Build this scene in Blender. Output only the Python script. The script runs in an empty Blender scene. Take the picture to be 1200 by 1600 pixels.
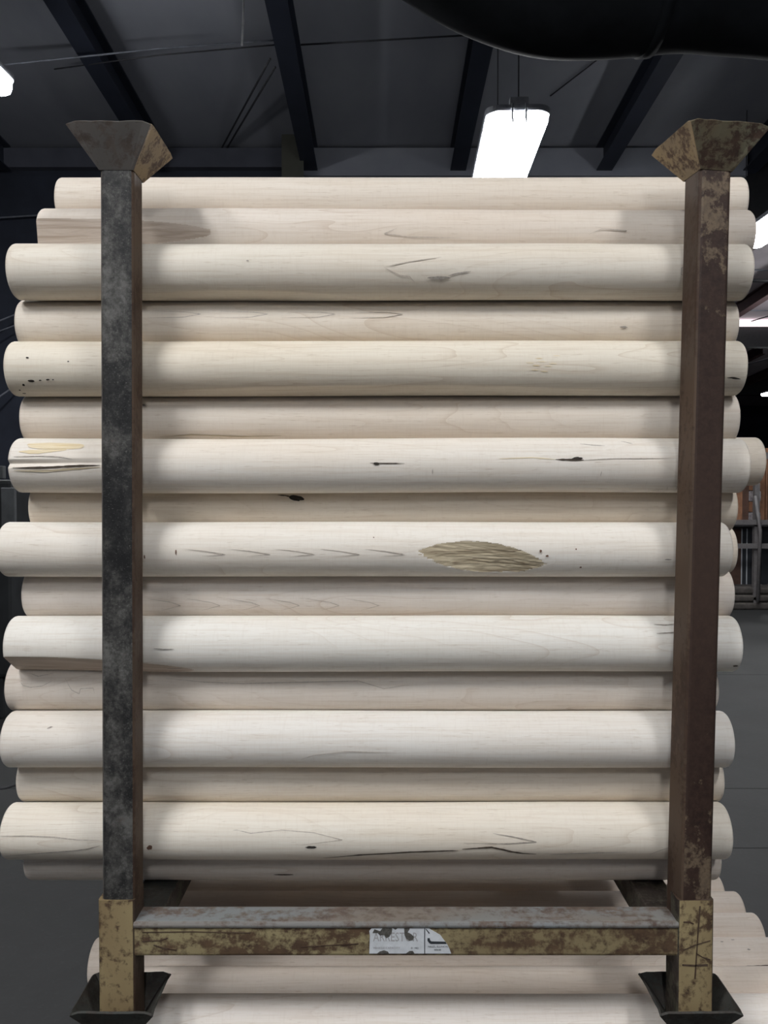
import bpy, bmesh, math, random
from mathutils import Vector, Matrix, noise

# ------------------------------------------------------------------ camera
F = 1294.0                      # focal length in pixels of the 1200x1600 frame
EYE = 1.70
PITCH = math.radians(1.5)       # looking slightly down
scn = bpy.context.scene
C = scn.collection
cam = bpy.data.cameras.new('camera')
cam.sensor_fit = 'VERTICAL'; cam.sensor_height = 36.0; cam.lens = F / 1600.0 * 36.0
cam.clip_start = 0.05; cam.clip_end = 200
camo = bpy.data.objects.new('camera', cam); C.objects.link(camo)
camo.location = (0, 0, EYE); camo.rotation_euler = (math.pi / 2 - PITCH, 0, 0)
scn.camera = camo

# ------------------------------------------------------------------ world / exposure
w = bpy.data.worlds.new('world'); scn.world = w; w.use_nodes = True
bgn = w.node_tree.nodes['Background']
bgn.inputs[0].default_value = (0.78, 0.86, 1.0, 1); bgn.inputs[1].default_value = 0.12
vs = scn.view_settings
vs.view_transform = 'Standard'; vs.look = 'None'; vs.gamma = 1.0; vs.exposure = 0.42; vs.use_curve_mapping = False
LAMP = 38.0                     # emission of the strip lamps' lenses
LAMP_COL = (0.975, 0.985, 1.0)
# lamps of the hall, some added out of view: centre x, y, height above eye, yaw, tilt  (built further down by lamp())

R = math.radians
rnd = random.Random(5)

# ------------------------------------------------------------------ helpers
def ray(px, py):
    u = (px - 600) / F; v = (800 - py) / F
    return Vector((u, math.cos(PITCH) + v * math.sin(PITCH), -math.sin(PITCH) + v * math.cos(PITCH)))
def at(px, py, Y):
    d = ray(px, py); d = d * (Y / d.y)
    return Vector((d.x, Y, EYE + d.z))
def elev(py):
    d = ray(600, py); return math.atan2(d.z, d.y)
def onfloor(px, py):
    d = ray(px, py); t = -EYE / d.z
    return Vector((d.x * t, d.y * t, 0))

def at_roof(px, py, below=.02):
    lo, hi = 6.0, 12.0                       # where the sight line meets the roof slope
    for _ in range(50):
        Y = (lo + hi) / 2
        if at(px, py, Y).z < roof_z(Y) - below: lo = Y
        else: hi = Y
    return at(px, py, lo)
def link(name, me, mat=None, parent=None):
    o = bpy.data.objects.new(name, me); C.objects.link(o)
    if mat is not None:
        for m in (mat if isinstance(mat, (list, tuple)) else [mat]):
            me.materials.append(m)
    if parent: o.parent = parent
    return o
def tag(o, label=None, cat=None, group=None, kind=None):
    if label: o['label'] = label
    if cat: o['category'] = cat
    if group: o['group'] = group
    if kind: o['kind'] = kind
    return o
def empty(name, loc=(0, 0, 0), rz=0):
    o = bpy.data.objects.new(name, None); C.objects.link(o)
    o.location = loc; o.rotation_euler = (0, 0, rz); o.empty_display_size = 0.1
    return o
def mesh_from(verts, faces, name='m', smooth=False):
    me = bpy.data.meshes.new(name); me.from_pydata([tuple(v) for v in verts], [], faces); me.update()
    if smooth:
        for p in me.polygons: p.use_smooth = True
    return me
def bm_mesh(bm, name='m', smooth=False):
    bmesh.ops.recalc_face_normals(bm, faces=bm.faces)
    me = bpy.data.meshes.new(name); bm.to_mesh(me); bm.free()
    if smooth:
        for p in me.polygons: p.use_smooth = True
    return me
def box_me(x0, x1, y0, y1, z0, z1, bev=0.0, seg=2, edges='all'):
    bm = bmesh.new()
    bmesh.ops.create_cube(bm, size=1)
    for v in bm.verts:
        v.co = Vector((x0 + (v.co.x + .5) * (x1 - x0), y0 + (v.co.y + .5) * (y1 - y0), z0 + (v.co.z + .5) * (z1 - z0)))
    if bev > 0:
        es = list(bm.edges)
        if edges in 'xyz':
            k = 'xyz'.index(edges)
            es = [e for e in es if abs((e.verts[0].co - e.verts[1].co)[k]) > 1e-6]
        bmesh.ops.bevel(bm, geom=es, offset=bev, segments=seg, profile=.5, affect='EDGES')
    return bm_mesh(bm)
def box(name, x0, x1, y0, y1, z0, z1, mat, parent=None, bev=0.0, edges='all', seg=2):
    return link(name, box_me(x0, x1, y0, y1, z0, z1, bev, seg, edges), mat, parent)
def slab(name, quad, th, mat, parent=None):
    """a plate: four corners plus thickness along its normal"""
    q = [Vector(p) for p in quad]
    n = (q[1] - q[0]).cross(q[3] - q[0]).normalized() * th
    v = q + [p + n for p in q]
    f = [(0, 1, 2, 3), (7, 6, 5, 4), (0, 4, 5, 1), (1, 5, 6, 2), (2, 6, 7, 3), (3, 7, 4, 0)]
    bm = bmesh.new(); vv = [bm.verts.new(p) for p in v]
    for a in f: bm.faces.new([vv[i] for i in a])
    return link(name, bm_mesh(bm), mat, parent)
def tube_me(pts, r, n=10, closed_ends=True, radii=None):
    pts = [Vector(p) for p in pts]; V = []; Fc = []
    up = Vector((0, 0, 1))
    prev = None
    for i, p in enumerate(pts):
        t = (pts[min(i + 1, len(pts) - 1)] - pts[max(i - 1, 0)]).normalized()
        a = t.cross(up if abs(t.dot(up)) < .95 else Vector((1, 0, 0))).normalized() if prev is None else (prev - t * prev.dot(t)).normalized()
        prev = a; b = t.cross(a)
        rr = radii[i] if radii else r
        for k in range(n):
            q = 2 * math.pi * k / n
            V.append(p + (a * math.cos(q) + b * math.sin(q)) * rr)
    for i in range(len(pts) - 1):
        for k in range(n):
            Fc.append((i * n + k, i * n + (k + 1) % n, (i + 1) * n + (k + 1) % n, (i + 1) * n + k))
    if closed_ends:
        Fc.append(tuple(range(n - 1, -1, -1))); Fc.append(tuple((len(pts) - 1) * n + k for k in range(n)))
    return mesh_from(V, Fc, smooth=True)
def spline(pts, n=8):
    pts = [Vector(p) for p in pts]; out = []
    P = [pts[0] * 2 - pts[1]] + pts + [pts[-1] * 2 - pts[-2]]
    for i in range(1, len(P) - 2):
        for k in range(n):
            t = k / n
            a, b, c, d = P[i - 1], P[i], P[i + 1], P[i + 2]
            out.append(.5 * ((2 * b) + (c - a) * t + (2 * a - 5 * b + 4 * c - d) * t * t + (3 * b - a - 3 * c + d) * t ** 3))
    out.append(pts[-1]); return out

# ------------------------------------------------------------------ materials
def M(name):
    m = bpy.data.materials.new(name); m.use_nodes = True
    nt = m.node_tree; b = nt.nodes['Principled BSDF']
    return m, nt, b
def N(nt, typ, **kw):
    n = nt.nodes.new(typ)
    for k, v in kw.items():
        if k in n.inputs: n.inputs[k].default_value = v
        else: setattr(n, k, v)
    return n
def L(nt, a, b): nt.links.new(a, b)
def ramp(nt, fac, stops):
    r = nt.nodes.new('ShaderNodeValToRGB')
    e = r.color_ramp.elements
    while len(e) < len(stops): e.new(.5)
    for i, (p, c) in enumerate(stops):
        e[i].position = p; e[i].color = (c, c, c, 1) if isinstance(c, (int, float)) else (*c, 1)
    L(nt, fac, r.inputs[0]); return r.outputs[0]
def mix(nt, fac, a, b, blend='MIX'):
    m = nt.nodes.new('ShaderNodeMix'); m.data_type = 'RGBA'; m.blend_type = blend
    for s, v in ((0, fac), (6, a), (7, b)):
        if hasattr(v, 'is_output'): L(nt, v, m.inputs[s])
        elif s == 0: m.inputs[0].default_value = v
        else: m.inputs[s].default_value = (*v, 1) if len(v) == 3 else v
    return m.outputs[2]
def math_n(nt, op, a, b=None):
    m = nt.nodes.new('ShaderNodeMath'); m.operation = op
    for i, v in enumerate((a, b)):
        if v is None: continue
        if hasattr(v, 'is_output'): L(nt, v, m.inputs[i])
        else: m.inputs[i].default_value = v
    return m.outputs[0]
def coords(nt, scale=(1, 1, 1), seed=True):
    tc = nt.nodes.new('ShaderNodeTexCoord')
    mp = nt.nodes.new('ShaderNodeMapping'); mp.inputs['Scale'].default_value = scale
    if seed:
        oi = nt.nodes.new('ShaderNodeObjectInfo')
        cx = nt.nodes.new('ShaderNodeVectorMath'); cx.operation = 'SCALE'
        cx.inputs[0].default_value = (37.0, 19.0, 53.0); L(nt, oi.outputs['Random'], cx.inputs['Scale'])
        ad = nt.nodes.new('ShaderNodeVectorMath'); ad.operation = 'ADD'
        L(nt, tc.outputs['Object'], ad.inputs[0]); L(nt, cx.outputs[0], ad.inputs[1])
        L(nt, ad.outputs[0], mp.inputs[0])
    else:
        L(nt, tc.outputs['Object'], mp.inputs[0])
    return mp.outputs[0]
def noise_n(nt, vec, scale, detail=3, rough=.5, dist=0):
    n = N(nt, 'ShaderNodeTexNoise', Scale=scale, Detail=detail, Roughness=rough, Distortion=dist)
    L(nt, vec, n.inputs['Vector']); return n.outputs['Fac']
def bump(nt, b, h, strength=.2, dist=.002):
    n = N(nt, 'ShaderNodeBump', Strength=strength, Distance=dist)
    L(nt, h, n.inputs['Height']); L(nt, n.outputs[0], b.inputs['Normal'])

def wood_log_material():
    m, nt, b = M('pale_turned_wood')
    oi = nt.nodes.new('ShaderNodeObjectInfo')
    base = oi.outputs['Color']
    broad = noise_n(nt, coords(nt, (1.3, 7, 7)), 1.0, 3, .5)
    col = mix(nt, ramp(nt, broad, [(.42, 0), (.72, .38)]), base, mix(nt, 1.0, base, (.93, .84, .74), 'MULTIPLY'))
    # growth-ring contour lines, stretched along the log
    rings = noise_n(nt, coords(nt, (1.1, 8.5, 8.5)), 1.0, 1.5, .35, .25)
    fr = math_n(nt, 'FRACT', math_n(nt, 'MULTIPLY', rings, 15.0))
    line = ramp(nt, fr, [(0, 1), (.10, .25), (.25, 0), (1, 0)])
    msk = ramp(nt, noise_n(nt, coords(nt, (.9, 4, 4)), 1.4, 1), [(.42, 0), (.62, 1)])
    lf = math_n(nt, 'MULTIPLY', math_n(nt, 'MULTIPLY', line, msk), .36)
    col = mix(nt, lf, col, mix(nt, 1.0, base, (.62, .50, .40), 'MULTIPLY'))
    # fine fibre
    fib = noise_n(nt, coords(nt, (5, 190, 190)), 1.0, 3, .6)
    col = mix(nt, ramp(nt, fib, [(.44, 0), (.72, .34)]), col, mix(nt, 1.0, base, (.72, .62, .52), 'MULTIPLY'))
    pores = noise_n(nt, coords(nt, (28, 260, 260)), 1.0, 2, .6)
    col = mix(nt, ramp(nt, pores, [(.60, 0), (.76, .34)]), col, mix(nt, 1.0, base, (.55, .45, .35), 'MULTIPLY'))
    # greenish-grey sap stain, faint
    st = noise_n(nt, coords(nt, (2.0, 6, 6)), 1.1, 2)
    col = mix(nt, ramp(nt, st, [(.58, 0), (.78, .22)]), col, mix(nt, 1.0, base, (.80, .80, .74), 'MULTIPLY'))
    L(nt, col, b.inputs['Base Color']); b.inputs['Roughness'].default_value = .62
    b.inputs['Specular IOR Level'].default_value = .25
    lathe = noise_n(nt, coords(nt, (420, 6, 6)), 1.0, 2, .5)
    h = math_n(nt, 'ADD', math_n(nt, 'MULTIPLY', fib, .6), math_n(nt, 'MULTIPLY', lathe, .5))
    sawn = noise_n(nt, coords(nt, (150, 30, 30)), 1.0, 2, .5)
    col2 = mix(nt, ramp(nt, sawn, [(.52, 0), (.75, .16)]), col, mix(nt, 1.0, base, (.78, .72, .66), 'MULTIPLY'))
    L(nt, col2, b.inputs['Base Color'])
    bump(nt, b, h, .22, .0014)
    return m
def rough_wood_material(name, c1, c2, c3):
    m, nt, b = M(name)
    a = noise_n(nt, coords(nt, (6, 90, 90)), 1.0, 4, .65, .6)
    col = mix(nt, ramp(nt, a, [(.34, 0), (.62, 1)]), c1, c2)
    l = noise_n(nt, coords(nt, (2.2, 46, 46)), 1.0, 2, .5, 1.0)
    col = mix(nt, ramp(nt, l, [(.52, 0), (.60, .75), (.68, 0)]), col, c3)
    L(nt, col, b.inputs['Base Color']); b.inputs['Roughness'].default_value = .8
    bump(nt, b, a, .6, .003); return m
def plain(name, c, rough=.6, metal=0.0, var=.25, scale=14):
    m, nt, b = M(name)
    n = noise_n(nt, coords(nt), scale, 4, .6)
    col = mix(nt, ramp(nt, n, [(.3, 0), (.7, 1)]), tuple(x * (1 - var) for x in c), tuple(min(1, x * (1 + var)) for x in c))
    L(nt, col, b.inputs['Base Color']); b.inputs['Roughness'].default_value = rough; b.inputs['Metallic'].default_value = metal
    b.inputs['Specular IOR Level'].default_value = .12 if 'duct' in name else .4
    return m
def emit(name, c, s):
    m, nt, b = M(name)
    b.inputs['Base Color'].default_value = (.9, .9, .9, 1)
    b.inputs['Emission Color'].default_value = (*c, 1); b.inputs['Emission Strength'].default_value = s
    return m
def chipped(name, paint, paint2, rust, rust2, amount=.5, scale=16, stretch=(1, 1, 1), fine=.35, rough=.65, specks=None, soft=.04):
    """worn paint: patches of paint left on rusted steel"""
    m, nt, b = M(name)
    v = coords(nt, stretch)
    big = noise_n(nt, v, scale, 6, .68, .3)
    small = noise_n(nt, coords(nt), scale * 5, 4, .65)
    f = math_n(nt, 'ADD', math_n(nt, 'MULTIPLY', big, 1 - fine), math_n(nt, 'MULTIPLY', small, fine))
    k = .5 + (.5 - amount) * .35
    msk = ramp(nt, f, [(k - soft, 0), (k + soft, 1)])
    pv = noise_n(nt, v, scale * .6, 3)
    pc = mix(nt, ramp(nt, pv, [(.38, 0), (.66, 1)]), paint, paint2)
    rv = noise_n(nt, coords(nt), scale * 2.2, 5, .7)
    rc = mix(nt, ramp(nt, rv, [(.35, 0), (.65, 1)]), rust, rust2)
    col = mix(nt, msk, rc, pc)
    if specks:
        sp = noise_n(nt, coords(nt), scale * 12, 2, .6)
        col = mix(nt, ramp(nt, sp, [(.66, 0), (.74, .8)]), col, specks)
    L(nt, col, b.inputs['Base Color']); b.inputs['Roughness'].default_value = rough
    b.inputs['Specular IOR Level'].default_value = .3
    bump(nt, b, math_n(nt, 'ADD', msk, math_n(nt, 'MULTIPLY', rv, .8)), .35, .0012)
    return m

MAT = {}
MAT['wood'] = wood_log_material()
MAT['scar'] = rough_wood_material('torn_wood', (.40, .325, .215), (.62, .53, .375), (.22, .16, .10))
MAT['flat'] = rough_wood_material('sawn_flat', (.50, .41, .33), (.62, .53, .45), (.40, .31, .24))
MAT['knot'] = plain('dark_knot', (.035, .028, .022), .9, var=.5, scale=300)
MAT['crack'] = plain('dark_crack', (.075, .055, .04), .9, var=.5, scale=200)
MAT['brownknot'] = plain('brown_knot', (.16, .09, .06), .9, var=.4, scale=300)
MAT['pencil'] = plain('pencil_line', (.50, .44, .38), .9, var=.2, scale=200)
MAT['greystain'] = plain('grey_streak', (.36, .32, .28), .9, var=.3, scale=200)
MAT['tanstain'] = rough_wood_material('honey_streak', (.66, .52, .30), (.76, .66, .48), (.6, .46, .27))
MAT['endgrain'] = plain('end_grain', (.62, .52, .42), .8, var=.15, scale=60)
def black_post_material():
    m, nt, b = M('worn_black_post')
    n0 = noise_n(nt, coords(nt, (1, 1, .55)), 7, 3, .55, .4)
    n1 = noise_n(nt, coords(nt, (1, 1, .8)), 30, 6, .7, .3)
    n2 = noise_n(nt, coords(nt), 130, 4, .7)
    n3 = noise_n(nt, coords(nt), 260, 2, .6)
    f = math_n(nt, 'ADD', math_n(nt, 'MULTIPLY', n0, .48), math_n(nt, 'ADD', math_n(nt, 'MULTIPLY', n1, .40), math_n(nt, 'MULTIPLY', n2, .24)))
    col = ramp(nt, f, [(.46, (.0075, .0073, .0075)), (.535, (.020, .0195, .019)), (.60, (.055, .053, .049)), (.68, (.115, .112, .104))])
    col = mix(nt, ramp(nt, n3, [(.64, 0), (.74, .7)]), col, (.15, .148, .14))
    col = mix(nt, ramp(nt, n1, [(.64, 0), (.72, .5)]), col, (.060, .042, .034))
    L(nt, col, b.inputs['Base Color']); b.inputs['Roughness'].default_value = .6; b.inputs['Specular IOR Level'].default_value = .3
    bump(nt, b, math_n(nt, 'ADD', n1, n2), .4, .0012); return m
MAT['black_paint'] = black_post_material()
MAT['rust_side'] = chipped('brown_rust_side', (.092, .060, .040), (.072, .050, .036), (.046, .027, .019), (.068, .040, .026), .55, 14, (1, 1, .3))
MAT['grey_steel'] = chipped('grey_weathered_steel', (.125, .110, .100), (.100, .095, .088), (.070, .054, .046), (.105, .085, .072), .58, 12, (1, 1, 1), .4)
MAT['tan_rust'] = chipped('tan_flaked_paint', (.30, .22, .125), (.25, .19, .12), (.075, .045, .030), (.130, .085, .055), .58, 22)
MAT['green_tan'] = chipped('green_tan_flaked_paint', (.165, .155, .105), (.150, .120, .075), (.052, .033, .025), (.085, .052, .036), .55, 16)
MAT['yellow'] = chipped('flaked_yellow_paint', (.315, .248, .130), (.235, .172, .090), (.052, .031, .020), (.105, .066, .038), .56, 13, (1, 1, .7), .42, soft=.045)
MAT['yellow_worn'] = chipped('rubbed_yellow_paint', (.300, .250, .135), (.205, .158, .085), (.060, .036, .023), (.115, .072, .041), .50, 11, (.45, 1, 1.3), .42, soft=.05)
MAT['blue_worn'] = chipped('worn_blue_grey_top', (.215, .225, .225), (.215, .185, .155), (.095, .066, .052), (.175, .135, .110), .54, 9, (.5, 1.6, 1), .42, soft=.05)
MAT['dark_steel'] = chipped('dark_oily_steel', (.042, .043, .038), (.058, .057, .050), (.028, .025, .022), (.046, .038, .031), .5, 18)
MAT['dark_side'] = chipped('dark_rail_paint', (.075, .062, .050), (.10, .095, .065), (.034, .026, .022), (.055, .042, .034), .45, 20)
def right_post_material():
    """maroon-brown rust with tan paint left near the two ends of the post"""
    m, nt, b = M('maroon_rust_post')
    tc = nt.nodes.new('ShaderNodeTexCoord'); sx = nt.nodes.new('ShaderNodeSeparateXYZ'); L(nt, tc.outputs['Object'], sx.inputs[0])
    n1 = noise_n(nt, coords(nt, (1, 1, .8)), 26, 5, .68, .3)
    n2 = noise_n(nt, coords(nt), 75, 4, .7)
    n3 = noise_n(nt, coords(nt, (1, 1, .25)), 5, 3)
    col = mix(nt, ramp(nt, n2, [(.36, 0), (.66, 1)]), (.024, .0130, .0100), (.046, .026, .019))
    col = mix(nt, ramp(nt, n3, [(.45, 0), (.7, .7)]), col, (.058, .036, .027))
    zz = math_n(nt, 'MULTIPLY', sx.outputs[2], 1 / 1.7)
    ends = ramp(nt, zz, [(0, .56), (.10, .50), (.22, .40), (.36, .25), (.70, .28), (.80, .44), (.90, .52), (1, .54)])
    f = math_n(nt, 'SUBTRACT', ends, math_n(nt, 'ADD', math_n(nt, 'MULTIPLY', n1, .7), math_n(nt, 'MULTIPLY', n2, .3)))
    col = mix(nt, ramp(nt, f, [(-.01, 0), (.08, .85)]), col, mix(nt, ramp(nt, n2, [(.4, 0), (.6, 1)]), (.165, .120, .078), (.120, .090, .062)))
    L(nt, col, b.inputs['Base Color']); b.inputs['Roughness'].default_value = .6; b.inputs['Specular IOR Level'].default_value = .3
    bump(nt, b, n2, .3, .001); return m
MAT['maroon'] = right_post_material()
MAT['sticker'] = plain('white_vinyl', (.62, .64, .66), .45, var=.10, scale=60)
MAT['sticker_grey'] = plain('faded_print', (.36, .35, .35), .5, var=.15, scale=200)
MAT['sticker_dark'] = plain('dark_print', (.035, .04, .045), .5, var=.2, scale=200)
MAT['tear'] = plain('torn_backing', (.085, .080, .070), .8, var=.45, scale=220)
MAT['housing'] = plain('lamp_housing', (.32, .33, .36), .5)
MAT['lens'] = emit('lit_lamp_lens', LAMP_COL, LAMP)
MAT['wire'] = plain('dark_wire', (.03, .03, .035), .6)
MAT['wire_pale'] = plain('pale_conduit', (.15, .16, .19), .5)
MAT['rope'] = plain('pale_rope', (.22, .22, .23), .8)
MAT['rafter'] = plain('navy_painted_steel', (.022, .026, .040), .55, var=.15, scale=3)
MAT['rafter_red'] = plain('red_oxide_steel', (.085, .048, .050), .6, var=.2, scale=3)
MAT['column'] = plain('column_paint', (.070, .070, .056), .7, var=.12, scale=4)
MAT['wallm'] = plain('dark_wall_sheet', (.026, .031, .048), .7, var=.25, scale=2)
MAT['girder'] = plain('black_girder', (.012, .012, .014), .7)
MAT['duct'] = plain('black_duct_skin', (.014, .016, .019), .85, var=.5, scale=2)
def ceiling_material():
    m, nt, b = M('roof_insulation_sheet')
    n = noise_n(nt, coords(nt, (1, .4, 1), False), 1.2, 4, .6)
    col = mix(nt, ramp(nt, n, [(.3, 0), (.7, 1)]), (.235, .245, .285), (.30, .31, .345))
    L(nt, col, b.inputs['Base Color']); b.inputs['Roughness'].default_value = .75; return m
MAT['ceil'] = ceiling_material()
def floor_material():
    m, nt, b = M('dark_concrete')
    n = noise_n(nt, coords(nt, (1, 1, 1), False), 1.6, 6, .65, .4)
    n2 = noise_n(nt, coords(nt, (1, 1, 1), False), 40, 4, .7)
    col = mix(nt, ramp(nt, n, [(.32, 0), (.7, 1)]), (.016, .0165, .017), (.028, .029, .0295))
    col = mix(nt, ramp(nt, n2, [(.55, 0), (.75, .3)]), col, (.055, .056, .057))
    L(nt, col, b.inputs['Base Color']); b.inputs['Roughness'].default_value = .7; bump(nt, b, n2, .2, .003); return m
MAT['floor'] = floor_material()
MAT['joint'] = plain('floor_joint_filler', (.015, .0155, .016), .9)
MAT['machine'] = plain('dark_machine_paint', (.020, .022, .024), .6, var=.3, scale=6)
MAT['machine_grey'] = plain('grey_machine_panel', (.10, .105, .11), .6, var=.3, scale=6)
MAT['board'] = plain('orange_brown_board', (.30, .15, .085), .6, var=.3, scale=8)
MAT['board_dark'] = plain('dark_brown_board', (.10, .055, .040), .6, var=.3, scale=8)
MAT['panel_dark'] = plain('charcoal_panel', (.035, .038, .045), .55, var=.25, scale=6)
MAT['edge_white'] = plain('white_panel_edge', (.50, .52, .55), .5, var=.1)
MAT['rack_grey'] = plain('grey_rack_steel', (.16, .15, .15), .5, var=.2)
MAT['bundle'] = plain('grey_brown_wrap', (.085, .075, .068), .8, var=.4, scale=9)
MAT['carton'] = plain('printed_carton', (.42, .40, .42), .7, var=.6, scale=18)

# ------------------------------------------------------------------ the hall
XL, XR = -14.0, 24.0
EAVE = EYE + 4.88; RIDGE = EAVE + .37
def roof_z(Y):
    return EAVE + (RIDGE - EAVE) * (1 - abs((Y % 12) - 6) / 6)
fl = link('floor', mesh_from([(XL, -8, 0), (XR, -8, 0), (XR, 48, 0), (XL, 48, 0)], [(0, 1, 2, 3)]), MAT['floor'])
tag(fl, 'dark stained concrete floor of the hall', None, None, 'structure')
for Yj in (onfloor(1150, 1232).y, onfloor(1150, 1325).y, 7.6):
    box('floor_joint', XL, XR, Yj - .003, Yj + .003, -.01, .0008, MAT['joint'], fl)
ys = [-6, 0, 6, 12, 18, 24, 30, 36, 42, 48]
cv = []; cf = []
for i, Y in enumerate(ys): cv += [(XL, Y, roof_z(Y)), (XR, Y, roof_z(Y))]
for i in range(len(ys) - 1): cf.append((2 * i, 2 * i + 2, 2 * i + 3, 2 * i + 1))
MAT['ceil_pale'] = plain('pale_pinkish_roof_sheet', (.55, .50, .53), .7, var=.08, scale=1.5)  # pinkish sheet, coloured paler to brighten the dim second bay
ce = link('ceiling', mesh_from(cv, cf), [MAT['ceil'], MAT['ceil_pale']])
for i, p in enumerate(ce.data.polygons): p.material_index = 1 if ys[i] >= 12 else 0; tag(ce, 'grey sheeted roof underside sloping between the rafters', None, None, 'structure')
# sheet laps running across the roof
for Y in (19.5, 21.6, 22.9):
    z = roof_z(Y); box('sheet_lap', XL, XR, Y - .03, Y + .03, z - .022, z - .004, MAT['ceil'], ce)
wb = box('wall_back', XL, 2.4, 12.0, 12.15, 0, EAVE, MAT['wallm']); tag(wb, 'dark sheeted wall behind the log stack', None, None, 'structure')
wl = box('wall_left', XL - .15, XL, -8, 48, 0, RIDGE, MAT['wallm']); tag(wl, 'dark side wall of the hall', None, None, 'structure')
wr = box('wall_right', XR, XR + .15, -8, 48, 0, RIDGE, MAT['wallm']); tag(wr, 'dark far side wall of the hall', None, None, 'structure')
wf = box('wall_far', XL, XR, 47.85, 48, 0, RIDGE, MAT['wallm']); tag(wf, 'dark end wall far down the hall', None, None, 'structure')
tr = box('trim_1', XL, -1.2, 11.86, 12.0, EAVE - .30, EAVE - .03, plain('blue_grey_eave_strip', (.085, .09, .115), .7, var=.12, scale=3)); tag(tr, 'grey eave strip along the top of the back wall', None, None, 'structure')
tr = box('trim_2', -1.2, 5.15, 11.86, 11.94, EAVE - .42, EAVE - .03, MAT['ceil']); tag(tr, 'grey sheet above the back wall, right of the column', None, None, 'structure')
for k, (Y, lab) in enumerate(((12.1, 'black valley girder above the opening beside the right post'), (24.1, 'dark girder across the second bay'), (36.1, 'dark girder across the far bay'))):
    g = box('valley_girder', 2.4, XR, Y - .15, Y + .15, EAVE - (.95 if k == 0 else .75), EAVE - .03, MAT['girder'])
    tag(g, lab, 'girder', 'valley girders')
# pale gutter strip at the far side of the second bay
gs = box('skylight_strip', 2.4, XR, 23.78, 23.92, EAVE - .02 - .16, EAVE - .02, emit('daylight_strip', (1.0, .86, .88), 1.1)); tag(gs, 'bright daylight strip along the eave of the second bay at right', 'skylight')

def rafter(X, Y0, Y1, mat, label, deep=.36, wide=.22):
    e = empty('roof_rafter', (X, Y0, roof_z(Y0)))
    z0 = roof_z(Y0); dz = roof_z(Y1 - 1e-6) - z0; ln = Y1 - Y0
    def part(name, xa, xb, za, zb):
        v = []
        for (yy, zz) in ((0, 0), (ln, dz)):
            v += [(xa, yy, zz + za), (xb, yy, zz + za), (xb, yy, zz + zb), (xa, yy, zz + zb)]
        f = [(3, 2, 1, 0), (4, 5, 6, 7), (0, 1, 5, 4), (1, 2, 6, 5), (2, 3, 7, 6), (3, 0, 4, 7)]
        link(name, mesh_from(v, f), mat, e)
    part('web', -.012, .012, -deep + .016, -.035)
    part('bottom_flange', -wide / 2, wide / 2, -deep, -deep + .016)
    part('top_flange', -wide / 2, wide / 2, -.035, -.015)
    tag(e, label, 'rafter', 'roof rafters'); return e
nav = MAT['rafter']; red = MAT['rafter_red']
rafter(-5.40, 6, 11.86, nav, 'leftmost dark rafter, at the edge of the picture behind the glowing lamp')
rafter(-3.20, 6, 11.86, nav, 'dark navy rafter rising behind the left post of the rack')
rafter(-1.05, 6, 11.86, nav, 'dark navy rafter ending on the greenish column, left of the middle')
rafter(1.05, 6, 11.86, nav, 'dark rafter just left of the bright lamp above the logs')
rafter(3.12, 6, 11.95, nav, 'dark rafter between the bright lamp and the right post')
rafter(5.20, 6, 11.95, nav, 'dark rafter passing behind the cup of the right post')
for X in (7.35, 9.45): rafter(X, 12.3, 18, red, 'red-brown rafter rising in the second bay' if X < 8 else 'red-brown rafter rising in the second bay, farther right', .34, .20)
for X, t in ((7.35, 'nearest'), (9.45, 'middle'), (11.55, 'rightmost')): rafter(X, 18, 23.75, red, t + ' red-brown rafter sloping down in the second bay', .34, .20)
for X, t in ((11.55, 'nearest'), (13.65, 'second'), (15.75, 'last')): rafter(X, 30, 35.9, red, t + ' red-brown rafter in the far bay', .34, .20)
# column under the second rafter
pc = empty('wall_column', (-1.2, 11.7, 0))
c0 = at(440, 237, 11.55); c1 = at(474, 150, 11.55)
box('flange', c0.x + 1.2, c1.x + 1.2, -.15, -.13, 0, c1.z, MAT['column'], pc)
box('web', (c0.x + c1.x) / 2 + 1.19, (c0.x + c1.x) / 2 + 1.21, -.13, .15, 0, c1.z, MAT['rafter'], pc)
tag(pc, 'greenish grey steel column under the rafter left of the middle', 'column')

def cable(name, pts, r, mat, label, cat='cable', group=None):
    o = link(name, tube_me(pts, r, 8), mat); tag(o, label, cat, group); return o
cable('conduit', [at(0, 102, 8.9), at(28, 99, 8.9), at(250, 76, 8.9), at_roof(432, 63, .3)], .010, MAT['wire_pale'], 'pale conduit strung from the left lamp to the second rafter', 'conduit', 'thin lines under the roof')
cable('conduit', [at_roof(85, 108, .3), at(250, 86, 8.9), at_roof(432, 70, .3)], .008, MAT['wire'], 'dark cable running just below the pale conduit', 'cable', 'thin lines under the roof')
cable('brace_wire', [at_roof(344, 236), at_roof(422, 92, .3)], .012, MAT['wire'], 'left one of two dark brace wires slanting to the second rafter', 'wire', 'thin lines under the roof')
cable('brace_wire', [at_roof(352, 236), at_roof(430, 105, .3)], .012, MAT['wire'], 'right one of two dark brace wires slanting to the second rafter', 'wire', 'thin lines under the roof')
cable('hanging_rope', [at(381, -20, 8.2), at(380, 30, 8.2), at(378, 72, 8.2)], .011, MAT['rope'], 'pale rope hanging down left of the second rafter', 'rope')
cable('brace_wire', [at_roof(470, 70, .2), at_roof(750, 54, .2)], .010, MAT['wire'], 'dark wire crossing level between second rafter and black duct', 'wire', 'thin lines under the roof')
cable('brace_wire', [at_roof(860, 150), at_roof(935, 92)], .008, MAT['wire'], 'thin wire slanting up right of the bright lamp', 'wire', 'thin lines under the roof')
cable('conduit', [at(-60, 344, 11.9), at(80, 335, 11.9)], .012, MAT['wire_pale'], 'thin pale conduit on the dark wall, upper left edge', 'conduit')
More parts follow.
